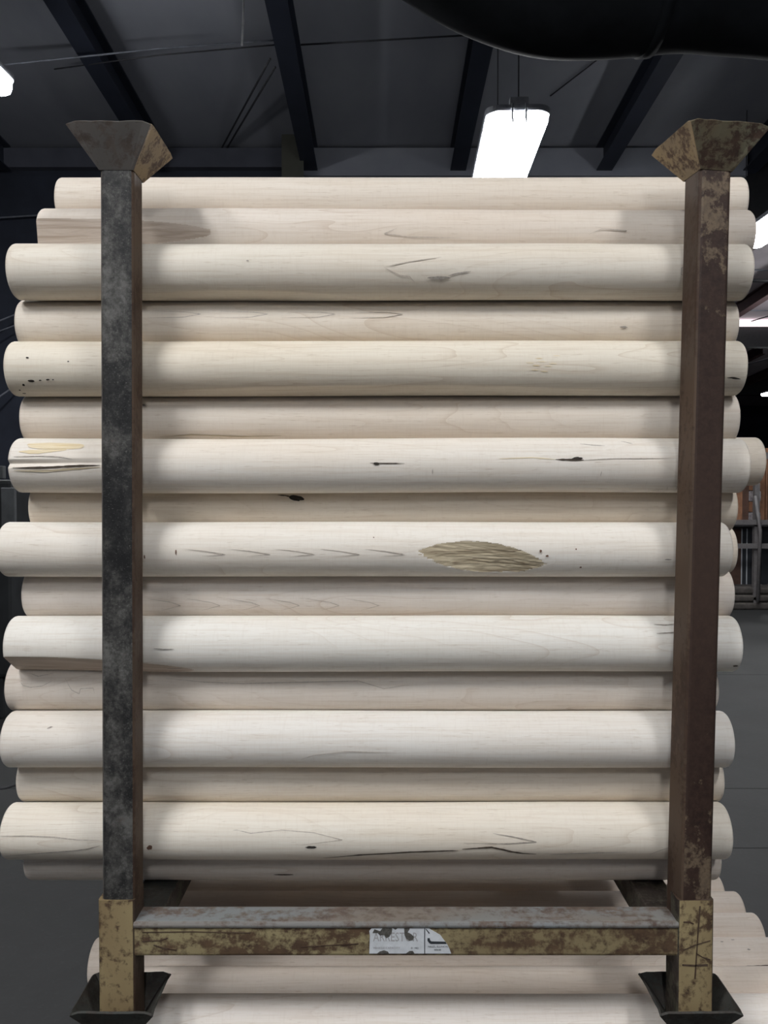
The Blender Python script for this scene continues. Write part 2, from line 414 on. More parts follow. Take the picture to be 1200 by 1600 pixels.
cable('conduit', [at(-60, 525, 11.5), at(50, 481, 11.9)], .012, MAT['wire_pale'], 'upper of two thin lines slanting on the dark wall at left', 'conduit')
cable('conduit', [at(-60, 540, 11.5), at(50, 498, 11.9)], .010, MAT['wire_pale'], 'lower of two thin lines slanting on the dark wall at left', 'conduit')
cable('conduit', [at(-60, 660, 11.5), at(40, 592, 11.9)], .014, MAT['wire_pale'], 'short pale line low on the dark wall at left', 'conduit')
cable('conduit', [at(1174, 502, 17), at(1240, 482, 16)], .012, MAT['wire_pale'], 'white pipe below the second-bay rafter at right', 'conduit')
cable('conduit', [at(1165, 570, 22), at(1240, 550, 20)], .018, MAT['wire_pale'], 'white pipe end pointing right, in the far bay', 'conduit')
cable('brace_wire', [at(1140, 437, 17.5), at(1240, 440, 17.5)], .04, MAT['girder'], 'dark bar crossing the second-bay roof at right', 'wire')
cable('floor_cable', [onfloor(-60, 1240), onfloor(10, 1232), onfloor(40, 1222), onfloor(120, 1215)], .012, MAT['wire'], 'black cable on the floor by the left edge', 'cable')

# black sagging duct, upper right
DY = 4.6
dp = spline([at(560, -215, DY), at(680, -132, DY), at(775, -76, DY), at(880, -46, DY), at(1000, -50, DY), at(1120, -54, DY), at(1290, -36, DY)], 8)
de = empty('flexible_duct', tuple(at(900, -60, DY)))
def rel(o, root):
    o.parent = root; o.matrix_parent_inverse = Matrix.Translation(-Vector(root.location))
rad = [.43 + .02 * noise.noise(Vector((i * .12, 2, 1))) for i in range(len(dp))]
rel(link('duct_skin', tube_me(dp, .43, 36, True, rad), MAT['duct']), de)
d_ = (dp[34] - dp[33]).normalized() * .03
rel(link('seam_band', tube_me([dp[33] - d_, dp[33] + d_], rad[33] + .010, 36), MAT['duct']), de)
for px_ in (700, 1090):
    p = at(px_, -60, DY); rel(link('hanger', tube_me([p, (p.x, p.y, roof_z(p.y))], .008, 6), MAT['wire']), de)
tag(de, 'big black sagging duct under the roof at upper right', 'duct')

# strip lamps ---------------------------------------------------------------
def capsule_bar(L_, W_, H_, rc, zt, bottom_in=.03):
    """rounded-rectangle lens body, length along y; top at zt, bulging down by H_"""
    def loop(l, wd, rr, z):
        out = []
        for cx, cy, a0 in ((wd / 2 - rr, l / 2 - rr, 0), (-wd / 2 + rr, l / 2 - rr, 90), (-wd / 2 + rr, -l / 2 + rr, 180), (wd / 2 - rr, -l / 2 + rr, 270)):
            for k in range(7):
                a = R(a0 + 15 * k); out.append((cx + rr * math.cos(a), cy + rr * math.sin(a), z))
        return out
    lv = [loop(L_, W_, rc, zt), loop(L_, W_, rc, zt - H_ * .5), loop(L_ - bottom_in, W_ - bottom_in, rc * .85, zt - H_ * .85), loop(L_ - 3 * bottom_in, W_ - 3 * bottom_in, rc * .6, zt - H_)]
    V = sum(lv, []); n = 28; Fc = []
    for i in range(3):
        for k in range(n): Fc.append((i * n + k, i * n + (k + 1) % n, (i + 1) * n + (k + 1) % n, (i + 1) * n + k))
    Fc.append(tuple(range(n - 1, -1, -1))); Fc.append(tuple(3 * n + k for k in range(n)))
    bm = bmesh.new(); vv = [bm.verts.new(v) for v in V]
    for f in Fc: bm.faces.new([vv[i] for i in f])
    return bm_mesh(bm)
def lamp(x, y, z, label, yaw=0, pitch=0, ln=1.3, wd=.46, deep=.075):
    e = empty('strip_lamp', (x, y, z)); e.rotation_euler = (R(pitch), 0, R(yaw))
    link('lens', capsule_bar(ln, wd, deep, .10, 0), MAT['lens'], e)
    link('housing', capsule_bar(ln + .03, wd + .03, .05, .11, .052, .01), MAT['housing'], e)
    for s in (-1, 1):
        b = box('bracket', -.075, .075, s * (ln / 2 - .02) - .035, s * (ln / 2 - .02) + .035, .05, .115, MAT['housing'], e, .004)
        for q in (-.055, .055):
            link('clip', tube_me([(q, s * (ln / 2 + .012), .06), (q, s * (ln / 2 + .022), .0), (q, s * (ln / 2 + .010), -.04), (q + .012, s * (ln / 2 - .03), -.065)], .010, 6), MAT['housing'], e)
        top = roof_z(y) - z - .01
        link('hanger_wire', tube_me([(0, s * (ln / 2 - .03), .11), (0, s * (ln / 2 - .03), top)], .006, 6), MAT['wire'], e)
    tag(e, label, 'lamp', 'strip lamps hung from the roof'); return e
p = at(792, 238, 7.55)
lamp(p.x, p.y, p.z, 'bright strip lamp hanging above the top log', -1.5, 0, 1.6, .50)
p = at(-92, 66, 7.2)
lamp(p.x, p.y, p.z, 'bright strip lamp cut off by the upper left corner', -3, 0, 1.5, .56, .13)
p = at(1205, 352, 10.2)
lamp(p.x, p.y, p.z, 'bright strip lamp beside the right post, half hidden by logs', 0, 0, 1.5, .42)
p = at(1215, 612, 28)
lamp(p.x, p.y, p.z, 'small distant lamp in the far bay at the right edge', 0, 0, 1.5, .5)
lamp(9.3, 15.8, EYE + 4.2, 'unseen deep-lensed lamp added to brighten the second-bay roof, nearer one', deep=.26)  # added out of view; deep lens throws light up onto the roof
lamp(10.9, 20.6, EYE + 4.1, 'unseen deep-lensed lamp added to brighten the second-bay roof, farther one', deep=.26)  # second added uplight for the same roof, also out of view
lamp(-3.0, -1.2, EYE + 3.15, 'strip lamp overhead to the left of the aisle')
lamp(1.9, -.6, EYE + 3.15, 'strip lamp overhead to the right of the aisle')
lamp(.3, -3.3, EYE + 3.0, 'unseen fill lamp added overhead, farther back along the aisle')  # added behind the camera as frontal fill for the logs
lamp(-1.7, -.5, EYE + 3.15, 'unseen fill lamp added overhead, left of the aisle')  # added out of view to fill the log fronts

# ------------------------------------------------------------------ the rack of logs
D = 1.85                         # distance of the post fronts
PW = .0745                       # stake width
SW = .082                        # socket width
def tube_square(name, wx, wy, h, mats, parent, rc=.009, facing=None):
    """square tube standing on z=0, material slots: 0 front (-y), 1 inner side (+x or -x), 2 others"""
    me = box_me(-wx / 2, wx / 2, -wy / 2, wy / 2, 0, h, rc, 3, 'z')
    o = link(name, me, mats, parent)
    for p in me.polygons:
        n = p.normal
        if n.y < -.75: p.material_index = 0
        elif facing is not None and n.x * facing > .3: p.material_index = 1
        else: p.material_index = min(2, len(mats) - 1)
        p.use_smooth = False
    return o
def cup(parent, z, mats, top=.183, rise=.083, th=.005, name='cup_flap', jag=0, deep=1.0):
    """four flared plates on top of a post; mats: front, inner(+x), outer(-x), back"""
    a = PW / 2 + .001; b = top / 2
    c = [(-1, -1), (1, -1), (1, 1), (-1, 1)]
    for k in range(4):
        p, q = c[k], c[(k + 1) % 4]
        n = 10
        V = []; nrm = Vector((p[0] + q[0], p[1] + q[1], 0)).normalized()
        for i in range(n + 1):
            t = i / n
            for (s, zz) in ((a, 0), (b, rise)):
                x = (p[0] * (1 - t) + q[0] * t) * s; y = (p[1] * (1 - t) + q[1] * t) * (s if zz == 0 else s * deep)
                dz = 0
                if zz > 0: dz = .0022 * noise.noise(Vector((x * 40 + jag, y * 40, 3))) - (.006 if (i in (0, n)) else 0)
                V.append(Vector((x, y, zz + dz)))
        m = len(V); off = (nrm * -.8 + Vector((0, 0, .6))).normalized() * th
        V += [v + off for v in V]
        Fc = []
        for i in range(n):
            o0 = 2 * i
            Fc += [(o0, o0 + 2, o0 + 3, o0 + 1), (m + o0, m + o0 + 1, m + o0 + 3, m + o0 + 2), (o0 + 1, o0 + 3, m + o0 + 3, m + o0 + 1), (o0, m + o0, m + o0 + 2, o0 + 2)]
        Fc += [(0, 1, m + 1, m), (2 * n, m + 2 * n, m + 2 * n + 1, 2 * n + 1)]
        bm = bmesh.new(); vv = [bm.verts.new((v.x, v.y, v.z + z)) for v in V]
        for f in Fc: bm.faces.new([vv[i] for i in f])
        link(name, bm_mesh(bm), mats[k], parent)

def zat(py, Y): return at(600, py, Y).z
XLs = at(181, 1400, D).x; XRs = at(1088, 1400, D).x           # socket centres
YB = D + 1.13                                                  # back posts' front face
sock_top = zat(1407, D); beam_top = zat(1442, D); beam_bot = zat(1496, D)
foot_bot = EYE - 1.237
rack = empty('stacking_rack', ((XLs + XRs) / 2, D + .45, foot_bot))
tag(rack, 'rusty stacking rack with chipped yellow base and two tall front posts holding the logs', 'rack')
def R_(o): rel(o, rack); return o
YS = D + SW / 2                                               # socket centre line
sockets = []
for (X, Y, inner, mm) in ((XLs, YS, 1, [MAT['yellow'], MAT['rust_side'], MAT['yellow']]), (XRs, YS, -1, [MAT['yellow'], MAT['dark_side'], MAT['rust_side']]),
                          (XLs, YB + SW / 2, 1, [MAT['rust_side']] * 3), (XRs, YB + SW / 2, -1, [MAT['rust_side']] * 3)):
    e = tube_square('socket_leg', SW, SW, sock_top - foot_bot, mm, None, .007, inner)
    e.location = (X, Y, foot_bot); R_(e); sockets.append(e)
# posts
def post(name, bot, top, twist, inner, mm, cupm):
    """stake leaning from bot to top"""
    h = (top - bot).length
    o = tube_square(name, PW, PW, h, mm, None, .009, inner)
    ax = (top - bot).normalized()
    q = Vector((0, 0, 1)).rotation_difference(ax).to_matrix().to_4x4() @ Matrix.Rotation(twist, 4, 'Z')
    o.matrix_world = Matrix.Translation(bot) @ q
    R_(o)
    cup(o, h - .004, cupm, jag=top.x * 9)
    return o
YP = D + PW / 2 + .004
def post_at(px_bot, px_top, Yc=YP):
    b = at(px_bot, 1400, D); t = at(px_top, 262, D)
    return Vector((b.x, Yc, sock_top - .05)), Vector((t.x, Yc, zat(262, D)))
b, t = post_at(183.5, 181)
lp = post('post', b, t, 0, 1, [MAT['black_paint'], MAT['rust_side'], MAT['grey_steel']], [MAT['grey_steel'], MAT['tan_rust'], MAT['grey_steel'], MAT['grey_steel']])
lp['label'] = 'left post in worn black paint with grey cup'
b, t = post_at(1086, 1117)
rp = post('post', b, t, R(8), -1, [MAT['maroon'], MAT['rust_side'], MAT['maroon']], [MAT['green_tan'], MAT['tan_rust'], MAT['green_tan'], MAT['tan_rust']])
rp['label'] = 'right post in maroon rust, twisted and leaning outward'
for X, inn in ((XLs, 1), (XRs, -1)):
    post('post', Vector((X, YB + SW / 2, sock_top - .05)), Vector((X, YB + SW / 2, zat(262, D))), 0, inn, [MAT['rust_side']] * 3, [MAT['tan_rust']] * 4)
# beams and rails
def beam(name, x0, x1, y0, y1, z0, z1, mats, axis):
    me = box_me(x0, x1, y0, y1, z0, z1, .006, 2, axis)
    o = link(name, me, mats)
    for p in me.polygons:
        p.material_index = 1 if p.normal.z > .75 and len(mats) > 1 else 0
    c = Vector(((x0 + x1) / 2, (y0 + y1) / 2, (z0 + z1) / 2))
    me.transform(Matrix.Translation(-c)); o.location = c; R_(o); return o
xi0, xi1 = XLs + SW / 2 - .002, XRs - SW / 2 + .002
front = beam('front_beam', xi0, xi1, D + .004, D + .078, beam_bot, beam_top, [MAT['yellow_worn'], MAT['blue_worn']], 'x')
beam('back_beam', xi0, xi1, YB + .004, YB + .078, beam_bot, beam_top, [MAT['yellow_worn'], MAT['rust_side']], 'x')
xl = XLs + SW / 2 + .045; xr = XRs - SW / 2 - .045
beam('side_rail', xl - .09, xl, D + SW - .002, YB + .002, beam_bot, beam_top - .009, [MAT['dark_side'], MAT['dark_steel']], 'y')
beam('side_rail', xr, xr + .09, D + SW - .002, YB + .002, beam_bot, beam_top - .009, [MAT['dark_side'], MAT['dark_side']], 'y')
# lip along the beam's upper front edge
beam('beam_lip', xi0, xi1, D - .001, D + .010, beam_top - .014, beam_top + .001, [MAT['blue_worn']], 'x')
# scratches on the right socket
def flat_poly(name, pts2, Y, mat, parent_rel=None, th=.0006):
    """thin plate in the plane y=Y from (x,z) outline"""
    n = len(pts2); V = [(x, Y, z) for x, z in pts2] + [(x, Y + th, z) for x, z in pts2]
    Fc = [tuple(range(n)), tuple(range(2 * n - 1, n - 1, -1))] + [(i, i + n, (i + 1) % n + n, (i + 1) % n) for i in range(n)]
    bm = bmesh.new(); vv = [bm.verts.new(v) for v in V]
    for f in Fc: bm.faces.new([vv[i] for i in f])
    return link(name, bm_mesh(bm), mat)
def strip_px(name, pts, wpx, Y, mat):
    P = [at(x, y, Y) for x, y in pts]; up = []; dn = []
    hw = wpx / F * Y / 2
    for i, p in enumerate(P):
        t = (P[min(i + 1, len(P) - 1)] - P[max(i - 1, 0)]).normalized()
        nrm = Vector((-t.z, 0, t.x)); k = hw * (.7 + .6 * abs(noise.noise(p * 60)))
        up.append((p.x + nrm.x * k, p.z + nrm.z * k)); dn.append((p.x - nrm.x * k, p.z - nrm.z * k))
    return flat_poly(name, dn + up[::-1], Y, mat)
SC = MAT['rust_side']
for pts, wd in (([(1094, 1416), (1092, 1440), (1090, 1470), (1088, 1500), (1086, 1530)], 2.6), ([(1066, 1508), (1085, 1509), (1106, 1508)], 3.4),
                ([(1068, 1485), (1086, 1477), (1110, 1470)], 2.2), ([(1068, 1441), (1078, 1441), (1084, 1444)], 3.2), ([(1088, 1490), (1098, 1496), (1110, 1500)], 2.2)):
    o = strip_px('scratch', pts, wd, D - .0008, SC); R_(o)
for pts, wd in (([(240, 1477), (252, 1481), (268, 1484), (276, 1485)], 2.6), ([(222, 1471), (250, 1470), (262, 1466)], 2.2), ([(222, 1457), (300, 1456), (392, 1458)], 1.8), ([(470, 1480), (520, 1477), (560, 1475)], 2.0)):
    o = strip_px('scratch', pts, wd, D + .0030, SC); R_(o)
# worn sticker on the beam
SY = D + .0026
def outline(pts, Y=SY): return [(at(x, y, Y).x, at(x, y, Y).z) for x, y in pts]
st = flat_poly('sticker', outline([(577, 1490), (578, 1462), (577, 1455), (581, 1450), (596, 1449), (611, 1449), (640, 1449), (668, 1449), (674, 1453), (681, 1457), (688, 1461), (693, 1468), (698, 1474), (702, 1482), (705, 1490)]), SY, MAT['sticker'], th=.001); R_(st)
st['label'] = 'torn white maker sticker on the front beam'
def S_(o): o.parent = st; return o
for nm, pts in (('tear', [(585, 1452), (594, 1455), (598, 1450), (601, 1447), (611, 1446), (613, 1452), (612, 1458), (608, 1464), (603, 1466), (600, 1461), (594, 1462), (590, 1458), (582, 1458)]),
                ('tear', [(631, 1446), (640, 1446), (640, 1452), (637, 1457), (643, 1460), (647, 1464), (645, 1469), (640, 1470), (635, 1467), (632, 1461)]),
                ('tear', [(589, 1490.3), (593, 1487), (600, 1485), (606, 1487), (608, 1490.3)]), ('tear', [(634, 1490.3), (640, 1486), (645, 1486), (648, 1490.3)]),
                ('tear', [(613, 1449.5), (618, 1453), (622, 1449.5)])):
    S_(flat_poly(nm, outline(pts, SY - .0008), SY - .0008, MAT['tear']))
S_(flat_poly('printed_rule', outline([(663, 1449), (664.2, 1449), (664.2, 1490), (663, 1490)], SY - .0007), SY - .0007, MAT['sticker_dark']))
S_(flat_poly('printed_logo', outline([(668, 1466), (671.5, 1466), (672, 1469), (674, 1471), (696, 1471.5), (698, 1475), (673, 1475), (670, 1473), (668, 1470)], SY - .0007), SY - .0007, MAT['sticker_dark']))
S_(flat_poly('printed_stroke', outline([(665, 1452), (666, 1451.5), (671.5, 1458), (670, 1459)], SY - .0007), SY - .0007, MAT['sticker_dark']))
def lettering(txt, px0, px1, py, hpx, mat, parent=None, Y=SY - .0008, name='lettering'):
    cu = bpy.data.curves.new('t', 'FONT'); cu.body = txt; cu.size = 1; cu.extrude = 0; cu.resolution_u = 2
    tmp = bpy.data.objects.new('t', cu); C.objects.link(tmp)
    bpy.context.view_layer.update()
    me = bpy.data.meshes.new_from_object(tmp.evaluated_get(bpy.context.evaluated_depsgraph_get()))
    bpy.data.objects.remove(tmp)
    xs = [v.co.x for v in me.vertices]; ysv = [v.co.y for v in me.vertices]
    a = at(px0, py, Y); b_ = at(px1, py - hpx, Y)
    sx = (b_.x - a.x) / (max(xs) - min(xs)); sz = (b_.z - a.z) / (max(ysv) - min(ysv))
    for v in me.vertices:
        v.co = Vector((a.x + (v.co.x - min(xs)) * sx, Y, a.z + (v.co.y - min(ysv)) * sz))
    return S_(link(name, me, mat))
lettering('ARRESTOR', 583, 653, 1471, 14, MAT['sticker_grey'], Y=SY - .0005)
lettering('VEHICLE CAPACITY', 583, 625, 1483, 3.4, MAT['sticker_grey'])
lettering('\u00a9 1982', 642, 654, 1483, 3.2, MAT['sticker_dark'])
lettering('NILES, ILLINOIS', 669, 700, 1481, 3.4, MAT['sticker_dark'])
lettering('60648', 678.5, 689, 1485.4, 2.8, MAT['sticker_dark'])

# lower rack, the one the feet stand in
LZ = foot_bot
lrack = empty('stacking_rack', ((XLs + XRs) / 2, D + .45, 0))
tag(lrack, 'lower stacking rack whose dark cups hold the feet of the upper rack', 'rack')
def L_(o): rel(o, lrack); return o
lbeam_top = .208
for (X, Y) in ((XLs, YS), (XRs, YS), (XLs, YB + SW / 2), (XRs, YB + SW / 2)):
    o = tube_square('post', PW, PW, LZ - .004, [MAT['dark_steel']] * 3, None); o.location = (X, Y, .004); L_(o)
    q = box('foot_plate', -.07, .07, -.07, .07, 0, .008, MAT['dark_steel']); q.location = (X, Y, 0); L_(q)
    cup(o, LZ - .010, [MAT['dark_steel']] * 4, .186, .080, jag=X * 5 + Y, deep=.86)
for (x0, x1, y0, y1, nm) in ((xi0 + .002, xi1 - .002, D + .006, D + .074, 'front_beam'), (xi0 + .002, xi1 - .002, YB + .006, YB + .074, 'back_beam'),
                             (XLs - .036, XLs + .036, D + .077, YB + .004, 'side_rail'), (XRs - .036, XRs + .036, D + .077, YB + .004, 'side_rail')):
    L_(box(nm, x0, x1, y0, y1, lbeam_top - .075, lbeam_top, MAT['yellow_worn'] if 'beam' in nm else MAT['dark_side'], None, .005))

# ------------------------------------------------------------------ logs
def solve_front(pt, pb, Yf):
    a1, a2 = elev(pt), elev(pb); a = (a1 + a2) / 2; h = (a1 - a2) / 2
    r = Yf / (math.cos(a) / math.sin(h) - 1); d = r / math.sin(h)
    return [d * math.cos(a), d * math.sin(a), r]
YF = D + PW + .010
rows = {}
for k, (pt, pb) in {3: (381, 470), 5: (533, 619), 7: (685, 770), 9: (816, 901.5), 11: (962, 1049.5), 13: (1110, 1199), 15: (1253, 1343)}.items():
    rows[k] = solve_front(pt, pb, YF)
for k in (4, 6, 8, 10, 12, 14):                       # logs resting in the grooves behind
    (y1, z1, r1), (y2, z2, r2) = rows[k - 1], rows[k + 1]; r = .0635
    best = None
    d1, d2 = r1 + r + .002, r2 + r + .002; dx, dz = y2 - y1, z2 - z1; d = math.hypot(dx, dz)
    a = (d1 * d1 - d2 * d2 + d * d) / (2 * d); h = math.sqrt(max(0, d1 * d1 - a * a))
    mx, mz = y1 + a * dx / d, z1 + a * dz / d
    nx, nz = -dz / d, dx / d
    if nx < 0: nx, nz = -nx, -nz
    rows[k] = [mx + nx * h, mz + nz * h, r]
def solve_touch(py, top, r, near, y0, y1):
    best = None
    for i in range(400):
        y = y0 + (y1 - y0) * i / 399
        e_ = elev(py); s = -1 if top else 1
        lo, hi = -1.5, 1.5
        # centre z such that the tangent elevation equals e_
        for _ in range(40):
            z = (lo + hi) / 2; dd = math.hypot(y, z); te = math.atan2(z, y) - s * math.asin(r / dd)
            if te < e_: lo = z
            else: hi = z
        err = abs(math.hypot(y - near[0], z - near[1]) - (near[2] + r + .0015))
        if best is None or err < best[0]: best = (err, y, z)
    return [best[1], best[2], r]
rows[2] = solve_touch(327, True, .064, rows[3], rows[3][0] + .02, rows[3][0] + .14)
rows[1] = solve_touch(277, True, .064, rows[2], rows[2][0] + .02, rows[2][0] + .14)
rows[16] = solve_touch(1375, False, .0620, rows[15], rows[15][0] + .03, rows[15][0] + .13)
ends = {1: (95, 1159), 2: (67, 1171), 3: (20, 1168), 4: (32, 1146), 5: (15, 1160), 6: (38, 1149), 7: (20, 1166), 8: (50, 1147), 9: (-1, 1140),
        10: (38, 1144), 11: (9, 1157), 12: (10, 1121), 13: (2, 1146), 14: (26, 1131), 15: (-1, 1145), 16: (36, 1128)}
W0 = (.80, .72, .615)
tone = {1: (.80, .71, .60), 2: (.78, .685, .585), 3: (.78, .71, .60), 4: (.74, .655, .545), 5: (.80, .715, .575), 6: (.74, .655, .555), 7: (.82, .755, .665), 8: (.76, .665, .535),
        9: (.84, .785, .70), 10: (.75, .67, .59), 11: (.83, .79, .715), 12: (.73, .65, .565), 13: (.82, .77, .70), 14: (.75, .67, .565), 15: (.84, .765, .645), 16: (.68, .60, .52)}

def calm(c, k=.80):
    g = sum(c) / 3; return tuple(g + (x - g) * k for x in c)
tone = {k: calm(tuple(x * (1.06 if k in (4, 6, 8, 10, 12, 14, 16) else .97) for x in c)) for k, c in tone.items()}  # recessed logs coloured lighter to offset the shade they lie in

def make_log(name, x0, x1, y, z, r, col, cuts=(), nt_=72, nx_=72, taper=0, wob=.0012, seed=0, grooves=()):
    """a turned log lying along x.  cuts: (theta0, x_centre, half_length, depth, kind) flats that shave the round"""
    xc = (x0 + x1) / 2; hl = (x1 - x0) / 2
    V = []; Fc = []; cutmask = []
    xs = [x0, x0 + .0025] + [x0 + .006 + (x1 - x0 - .012) * i / nx_ for i in range(nx_ + 1)] + [x1 - .0025, x1]
    for i, x in enumerate(xs):
        e_ = .0030 if i in (0, len(xs) - 1) else (.0010 if i in (1, len(xs) - 2) else 0)
        oy = wob * noise.noise(Vector((x * 1.3, seed * 7.1, 0))) * 2; oz = wob * noise.noise(Vector((x * 1.3, seed * 3.7, 5))) * 2
        for k in range(nt_):
            th = 2 * math.pi * k / nt_
            rr = r * (1 + taper * (x - xc) / hl) - e_
            rr += wob * .6 * noise.noise(Vector((x * 2.0, math.cos(th) * 1.2, math.sin(th) * 1.2 + seed)))
            c_ = 0
            for (t0, cx, ch, dep, kind) in cuts:
                u = (x - cx) / ch
                dth = (th - R(t0 - (13 * u if kind == 'scar' else 0)) + math.pi) % (2 * math.pi) - math.pi
                if abs(dth) < 1.3 and abs(u) < 1:
                    dc = (r - dep * (1 - u * u) ** {'scar': 1.7, 'flat': 1.2, 'plain': 1}[kind]) / math.cos(dth)
                    if kind == 'scar': dc += .0016 * noise.noise(Vector((x * 30, dth * 22, seed))) + .0010 * noise.noise(Vector((x * 12, dth * 60, seed + 9)))
                    if dc < rr: rr = dc; c_ = {'scar': 1, 'flat': 2, 'plain': 0}[kind]
            for (t0, xa, xb, wd_, dep, drift) in grooves:
                u = (x - xa) / (xb - xa)
                if 0 <= u <= 1:
                    dth = (th - R(t0 + drift * u) + math.pi) % (2 * math.pi) - math.pi
                    if abs(dth) < R(wd_): rr -= dep * (1 - u) * (1 - abs(dth) / R(wd_))
            V.append((x - xc, oy - rr * math.cos(th), oz + rr * math.sin(th))); cutmask.append(c_)
    n = nt_; sets = {0: [], 1: [], 2: []}
    for i in range(len(xs) - 1):
        for k in range(n):
            f = (i * n + k, i * n + (k + 1) % n, (i + 1) * n + (k + 1) % n, (i + 1) * n + k)
            cs = [cutmask[q] for q in f]
            kk = max(cs) if sum(1 for q in cs if q) >= 3 else 0
            sets[kk].append(f)
    caps = [tuple(range(n - 1, -1, -1)), tuple((len(xs) - 1) * n + k for k in range(n))]
    def build(nm, faces, mats, parent):
        used = sorted(set(q for f in faces for q in f)); mp = {q: i for i, q in enumerate(used)}
        me = mesh_from([V[q] for q in used], [tuple(mp[q] for q in f) for f in faces])
        bm = bmesh.new(); bm.from_mesh(me); bm.free()
        for p in me.polygons: p.use_smooth = len(p.vertices) == 4
        return link(nm, me, mats, parent)
    o = build(name, sets[0] + caps, [MAT['wood'], MAT['endgrain']], None)
    for p in o.data.polygons:
        if len(p.vertices) > 4: p.material_index = 1
    if sets[1]: build('torn_scar', sets[1], [MAT['scar']], o)
    if sets[2]: build('sawn_flat', sets[2], [MAT['flat']], o)
    o.location = (xc, y, EYE + z); o.color = (*col, 1)
    o['_r'] = r
    return o
def onlog(o, px, py):
    """pixel -> (x, theta) on the log's round"""
    d = ray(px, py); r = o['_r']; y0 = o.location.y; z0 = o.location.z - EYE
    a = d.y * d.y + d.z * d.z; b_ = -2 * (d.y * y0 + d.z * z0); c_ = y0 * y0 + z0 * z0 - r * r
    q = b_ * b_ - 4 * a * c_
    t = (-b_ - math.sqrt(q)) / (2 * a) if q > 0 else -b_ / (2 * a)
    return d.x * t - o.location.x, math.atan2(d.z * t - z0, -(d.y * t - y0))
def surf(o, x, th, off): 
    r = o['_r'] + off; return (x, -r * math.cos(th), r * math.sin(th))
def ribbon(o, pts, wpx, mat, name='crack', off=.0011, jit=.5):
    P = [onlog(o, *p) for p in pts]; Q = []
    for i in range(len(P) - 1):
        m = 7
        for k in range(m): Q.append((P[i][0] + (P[i + 1][0] - P[i][0]) * k / m, P[i][1] + (P[i + 1][1] - P[i][1]) * k / m))
    Q.append(P[-1]); V = []; n = len(Q); r = o['_r']
    for i, (x, th) in enumerate(Q):
        w_ = wpx / F * 2.0 / 2 * (1 + jit * noise.noise(Vector((x * 90, th * 20, 1)))) * min(1, .25 + 3 * min(i, n - 1 - i) / n)
        th += .25 * jit * w_ / r * noise.noise(Vector((x * 60, 4, 4)))
        a, b2 = Q[max(i - 1, 0)], Q[min(i + 1, n - 1)]
        tx, tt = b2[0] - a[0], (b2[1] - a[1]) * r; l = math.hypot(tx, tt) or 1
        nx, nt2 = -tt / l, tx / l
        V.append(surf(o, x + nx * w_, th + nt2 * w_ / r, off)); V.append(surf(o, x - nx * w_, th - nt2 * w_ / r, off))
    return link(name, mesh_from(V, [(2 * i, 2 * i + 1, 2 * i + 3, 2 * i + 2) for i in range(n - 1)], smooth=True), mat, o)
def blob(o, px, py, rx, ry, mat, name='knot', seed=0, rot=0, off=.0013):
    x, th = onlog(o, px, py); r = o['_r']; n = 18; k_ = 2.0 / F
    V = [surf(o, x, th, off)]
    for i in range(n):
        a = 2 * math.pi * i / n; q = 1 + .38 * noise.noise(Vector((math.cos(a) * 1.7, math.sin(a) * 1.7, seed + px * .37)))
        dx, dy = math.cos(a) * rx * q, math.sin(a) * ry * q
        dx, dy = dx * math.cos(rot) - dy * math.sin(rot), dx * math.sin(rot) + dy * math.cos(rot)
        V.append(surf(o, x + dx * k_, th + dy * k_ / r, off))
    return link(name, mesh_from(V, [(0, i + 1, (i + 1) % n + 1) for i in range(n)], smooth=True), mat, o)
def xlog(px, k): return at(px, 800, rows[k][0] - rows[k][2]).x
def view_theta(k): return -math.degrees(math.atan2(rows[k][1], rows[k][0]))

labels = {1: 'topmost log of the upper rack, set farthest back', 2: 'second log from the top, with a flat sawn face at its left end',
          3: 'third log from the top, first of the full round front logs, with grey sap streak', 4: 'recessed log directly below the grey-streaked third log',
          5: 'yellowish front log with black specks near its left end and wavy underside', 6: 'recessed log between the yellowish log and the split-ended log',
          7: 'front log with a split, torn left end and a dark slit toward the right', 8: 'narrow-looking recessed log with a black knot near its upper edge',
          9: 'front log with the large lens-shaped torn scar right of the middle', 10: 'recessed log just below the log with the lens-shaped scar',
          11: 'smooth very white front log with a shaved lower left end', 12: 'recessed log with faint pencil scribble at its left end',
          13: 'plain white front log, third front log up from the base', 14: 'recessed log just above the lowest front log',
          15: 'lowest front log, with a long dark crack along its underside', 16: 'lowest shaded log lying on the rack base rails'}
cuts = {}
def px_cut(k, t0, pc, half, dep, kind):
    return (t0, xlog(pc, k), half / F * rows[k][0], dep * rows[k][2], kind)
cuts[9] = [px_cut(9, -15, 755, 98, .19, 'scar')]
cuts[2] = [px_cut(2, -9, 90, 234, .14, 'flat')]
cuts[11] = [px_cut(11, -58, 0, 290, .26, 'flat')]
cuts[3] = [px_cut(3, -78, 370, 170, .10, 'plain')]
cuts[5] = [px_cut(5, -72, 610, 360, .12, 'plain')]
cuts[1] = []
LG = {}
for k in range(1, 17):
    y, z, r = rows[k]
    yy = y - r * .6
    x0 = at(ends[k][0], 800, yy).x; x1 = at(ends[k][1], 800, yy).x
    hi = k in cuts or k == 7
    gr = ()
    if k == 7: gr = ((2, x0, xlog(230, 7), 9, .010, 5),)
    o = make_log('wood_log', x0, x1, y, z, r, tone[k], cuts.get(k, ()), 220 if hi else 96, 420 if hi else 72, {2: -.02, 9: 0}.get(k, 0), .0012, k * 1.7, gr)
    tag(o, labels[k], 'log', 'logs stacked in the upper rack'); LG[k] = o

